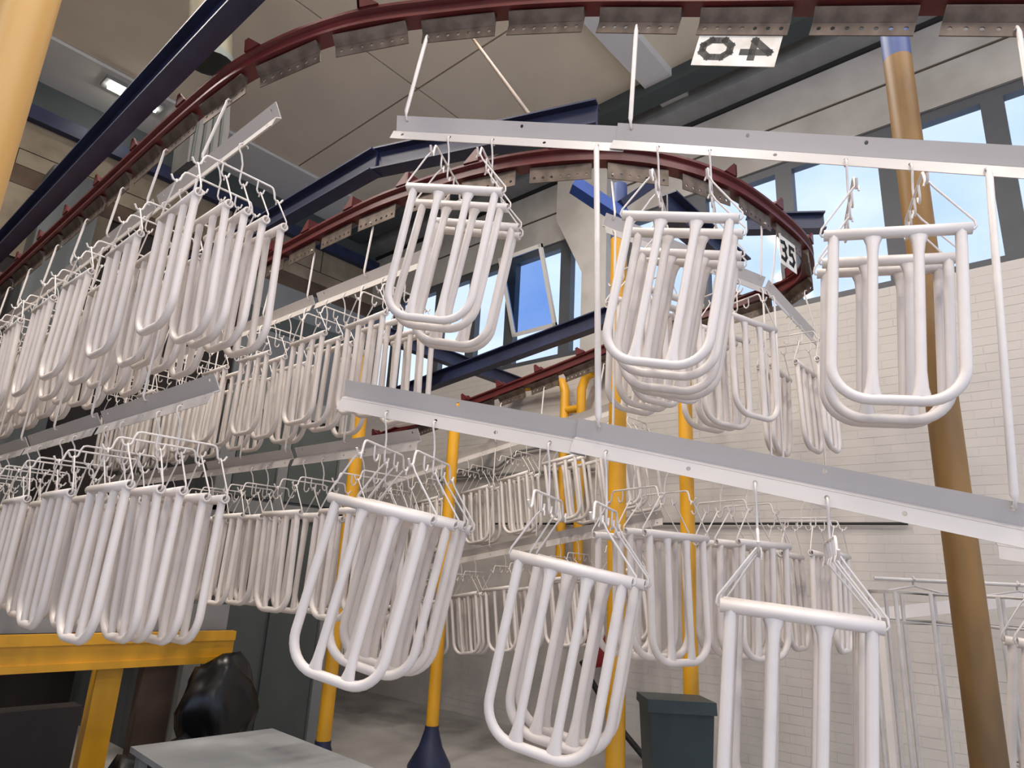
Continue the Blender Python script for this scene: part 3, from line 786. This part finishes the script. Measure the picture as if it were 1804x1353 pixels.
o = obj('plastic_bag', blob(None, (.27, .16, .36)), 'black'); o.location = (2.60, 4.96, .62); tag(o, 'shiny black plastic bag hanging under the yellow beam', 'bag')
o = obj('cloth_heap', blob(None, (.30, .22, .26), 3, .3), 'black'); o.location = (2.08, 4.55, .27); tag(o, 'black cloth heap on the floor under the yellow beam', 'cloth')
o = obj('cloth_heap', blob(None, (.34, .24, .2), 3, .3), 'maroon'); o.location = (1.30, 4.5, .21); tag(o, 'dark maroon cloth heap beside the black one', 'cloth')
o = obj('dark_crate', MB().box((.2, 4.95, 0), (1.70, 5.11, .72)), 'dark'); tag(o, 'dark brown boarded crate below the yellow beam', 'crate')
# grey board on trestles
e = empty('work_table', (0, 0, 0))
tz = .6
c0, c1, c2, c3 = at_z(230, 1315, tz), at_z(480, 1283, tz), at_z(660, 1353, tz), at_z(345, 1390, tz)
tb = MB(); tb.prism([(v.x, v.y) for v in (c0, c1, c2, c3)], (0, 0, tz - .03), X, Y, Z, .03); obj('table_top', tb, 'board', e)
for v in (c0, c1, c2, c3):
    q = v.lerp((c0 + c1 + c2 + c3) / 4, .12)
    obj('leg', MB().box((q.x - .025, q.y - .025, 0), (q.x + .025, q.y + .025, tz - .03)), 'boothf', e)
tag(e, 'low table with a plain pale grey board top', 'table')

# ------------------------------------------------------------------ right: bin, hose, gas pipes, wire racks
e = empty('waste_bin', (4.18, 2.26, 0))
bb = MB()
sec = [(.17, .15, 0), (.21, .19, .88)]
vs = []
for (a, b, z) in sec: vs += [(-a, -b, z), (a, -b, z), (a, b, z), (-a, b, z)]
bb.add(vs, [(0, 3, 2, 1), (4, 5, 6, 7), (0, 1, 5, 4), (1, 2, 6, 5), (2, 3, 7, 6), (3, 0, 4, 7)])
bo = obj('bin_body', bb, 'bin', e)
obj('bin_lid', MB().prism([(-.225, .88), (.225, .88), (.215, .93), (-.215, .95)], (0, -.205, 0), X, Z, Y, .41), 'bin', e)
obj('lid_handle', MB().box((-.1, -.235, .885), (.1, -.2, .91)), 'rubber', e)
e.rotation_euler.z = math.radians(40)
tag(e, 'dark green waste bin on the floor behind the yellow post', 'bin')
pipe_run('hose', [at_x(1025, 1165, 6.25), at_x(1045, 1205, 6.22), at_x(1072, 1250, 6.2), at_x(1100, 1292, 6.2), at_z(1150, 1352, .02), at_z(1200, 1420, .02)], .03, 'rubber', 'black hose sagging down the white wall to the floor', 'hose')
o = obj('canister', MB().lathe([(.02, 0), (.10, .02), (.105, .3), (.08, .36), (.03, .38), (.03, .44)], (6.15, 4.22, .78)), 'redc'); tag(o, 'red canister on the white wall beside the hose', 'canister')
e = empty('gas_pipe', (0, 0, 0))
obj('riser', MB().tube([(6.2, 4.74, 1.6), (6.2, 4.74, 3.78), (6.2, 4.78, 3.9), (6.2, 4.88, 3.93), (6.2, 5.62, 3.93)], .055, 12), 'yellow', e)
obj('riser', MB().tube([(6.2, 4.50, 1.6), (6.2, 4.50, 3.78), (6.2, 4.44, 3.92), (6.2, 4.35, 3.95)], .055, 12), 'yellow', e)
obj('cross_pipe', MB().tube([(6.2, 4.74, 3.55), (6.2, 4.50, 3.55)], .045, 10), 'yellow', e)
obj('valve', MB().lathe([(.03, -.04), (.075, -.03), (.075, .03), (.03, .04)], (6.2, 5.25, 3.93), 14), 'grey', e)
tag(e, 'yellow gas pipes with two bent risers on the window wall', 'pipe')
# rectangular wire racks
def wire_rack_mesh(w, d, h):
    parts = {}
    def loop(z): return [(-w / 2, -d / 2, z), (w / 2, -d / 2, z), (w / 2, d / 2, z), (-w / 2, d / 2, z)]
    return parts
def wire_rack(c, t, w, d, h, label):
    e = empty('wire_rack', (0, 0, 0)); e.matrix_world = frame_mat(c, t); r = .0085
    for z in (0, -.12, -h):
        m = MB(); q = [(-w / 2, -d / 2, z), (w / 2, -d / 2, z), (w / 2, d / 2, z), (-w / 2, d / 2, z)]
        m.tube(q, r, 6, closed=True); obj('ring_wire', m, 'rackg', e)
    for (a, b) in ((-w / 2, -d / 2), (w / 2, -d / 2), (w / 2, d / 2), (-w / 2, d / 2), (0, -d / 2), (0, d / 2), (w / 4, -d / 2)):
        obj('upright_wire', MB().tube([(a, b, 0), (a, b, -h)], r, 6), 'rackg', e)
    for k in range(5):
        a = -w / 2 + w * (k + .5) / 5
        obj('shelf_wire', MB().tube([(a, -d / 2, -h), (a, d / 2, -h)], r * .8, 6), 'rackg', e)
    obj('hook_wire', MB().tube([(0, .012, .055), (0, 0, .068), (0, -.012, .05), (0, -.006, .03), (-w / 2, 0, 0)], r * .6, 6), 'rackg', e)
    obj('hook_wire', MB().tube([(0, -.006, .03), (w / 2, 0, 0)], r * .6, 6), 'rackg', e)
    return tag(e, label, 'rack')
w1, w2 = at_d(1612, 1045, 2.95), at_d(1790, 1010, 2.9)
w2.z = w1.z
tw = (w1 - w2).normalized(); we = w2 - tw * .95 + Z * .055
wire_rack(w1, tw, .27, .34, .74, 'rectangular white wire rack left of the ochre post')
wire_rack(w2, tw, .30, .3, .66, 'rectangular white wire rack right of the ochre post')
e = empty('rack_stand', (0, 0, 0))
obj('carrying_rod', MB().tube([w1 + tw * .16 + Z * .055, we], .008, 8), 'rackg', e)
obj('stand_post', MB().tube([(we.x, we.y, 0), we + Z * .01], .02, 10), 'rackg', e)
obj('stand_foot', MB().box((we.x - .2, we.y - .2, 0), (we.x + .2, we.y + .2, .02)), 'rackg', e)
tag(e, 'thin carrying rod on a stand that holds both wire racks', 'stand')
pb = at_d(1540, 1083, 4.6); pb2 = at_d(1900, 1045, 4.2)
e = empty('guard_rail', (0, 0, 0))
obj('rail_beam', MB().sweep([(-.02, -.04), (.02, -.04), (.02, .04), (-.02, .04)], [pb, pb2]), 'white', e)
for q in (pb.lerp(pb2, .03), pb.lerp(pb2, .97)):
    obj('rail_post', MB().box((q.x - .02, q.y - .02, 0), (q.x + .02, q.y + .02, q.z - .03)), 'white', e)
tag(e, 'bright white guard rail on two posts behind the wire racks', 'rail')
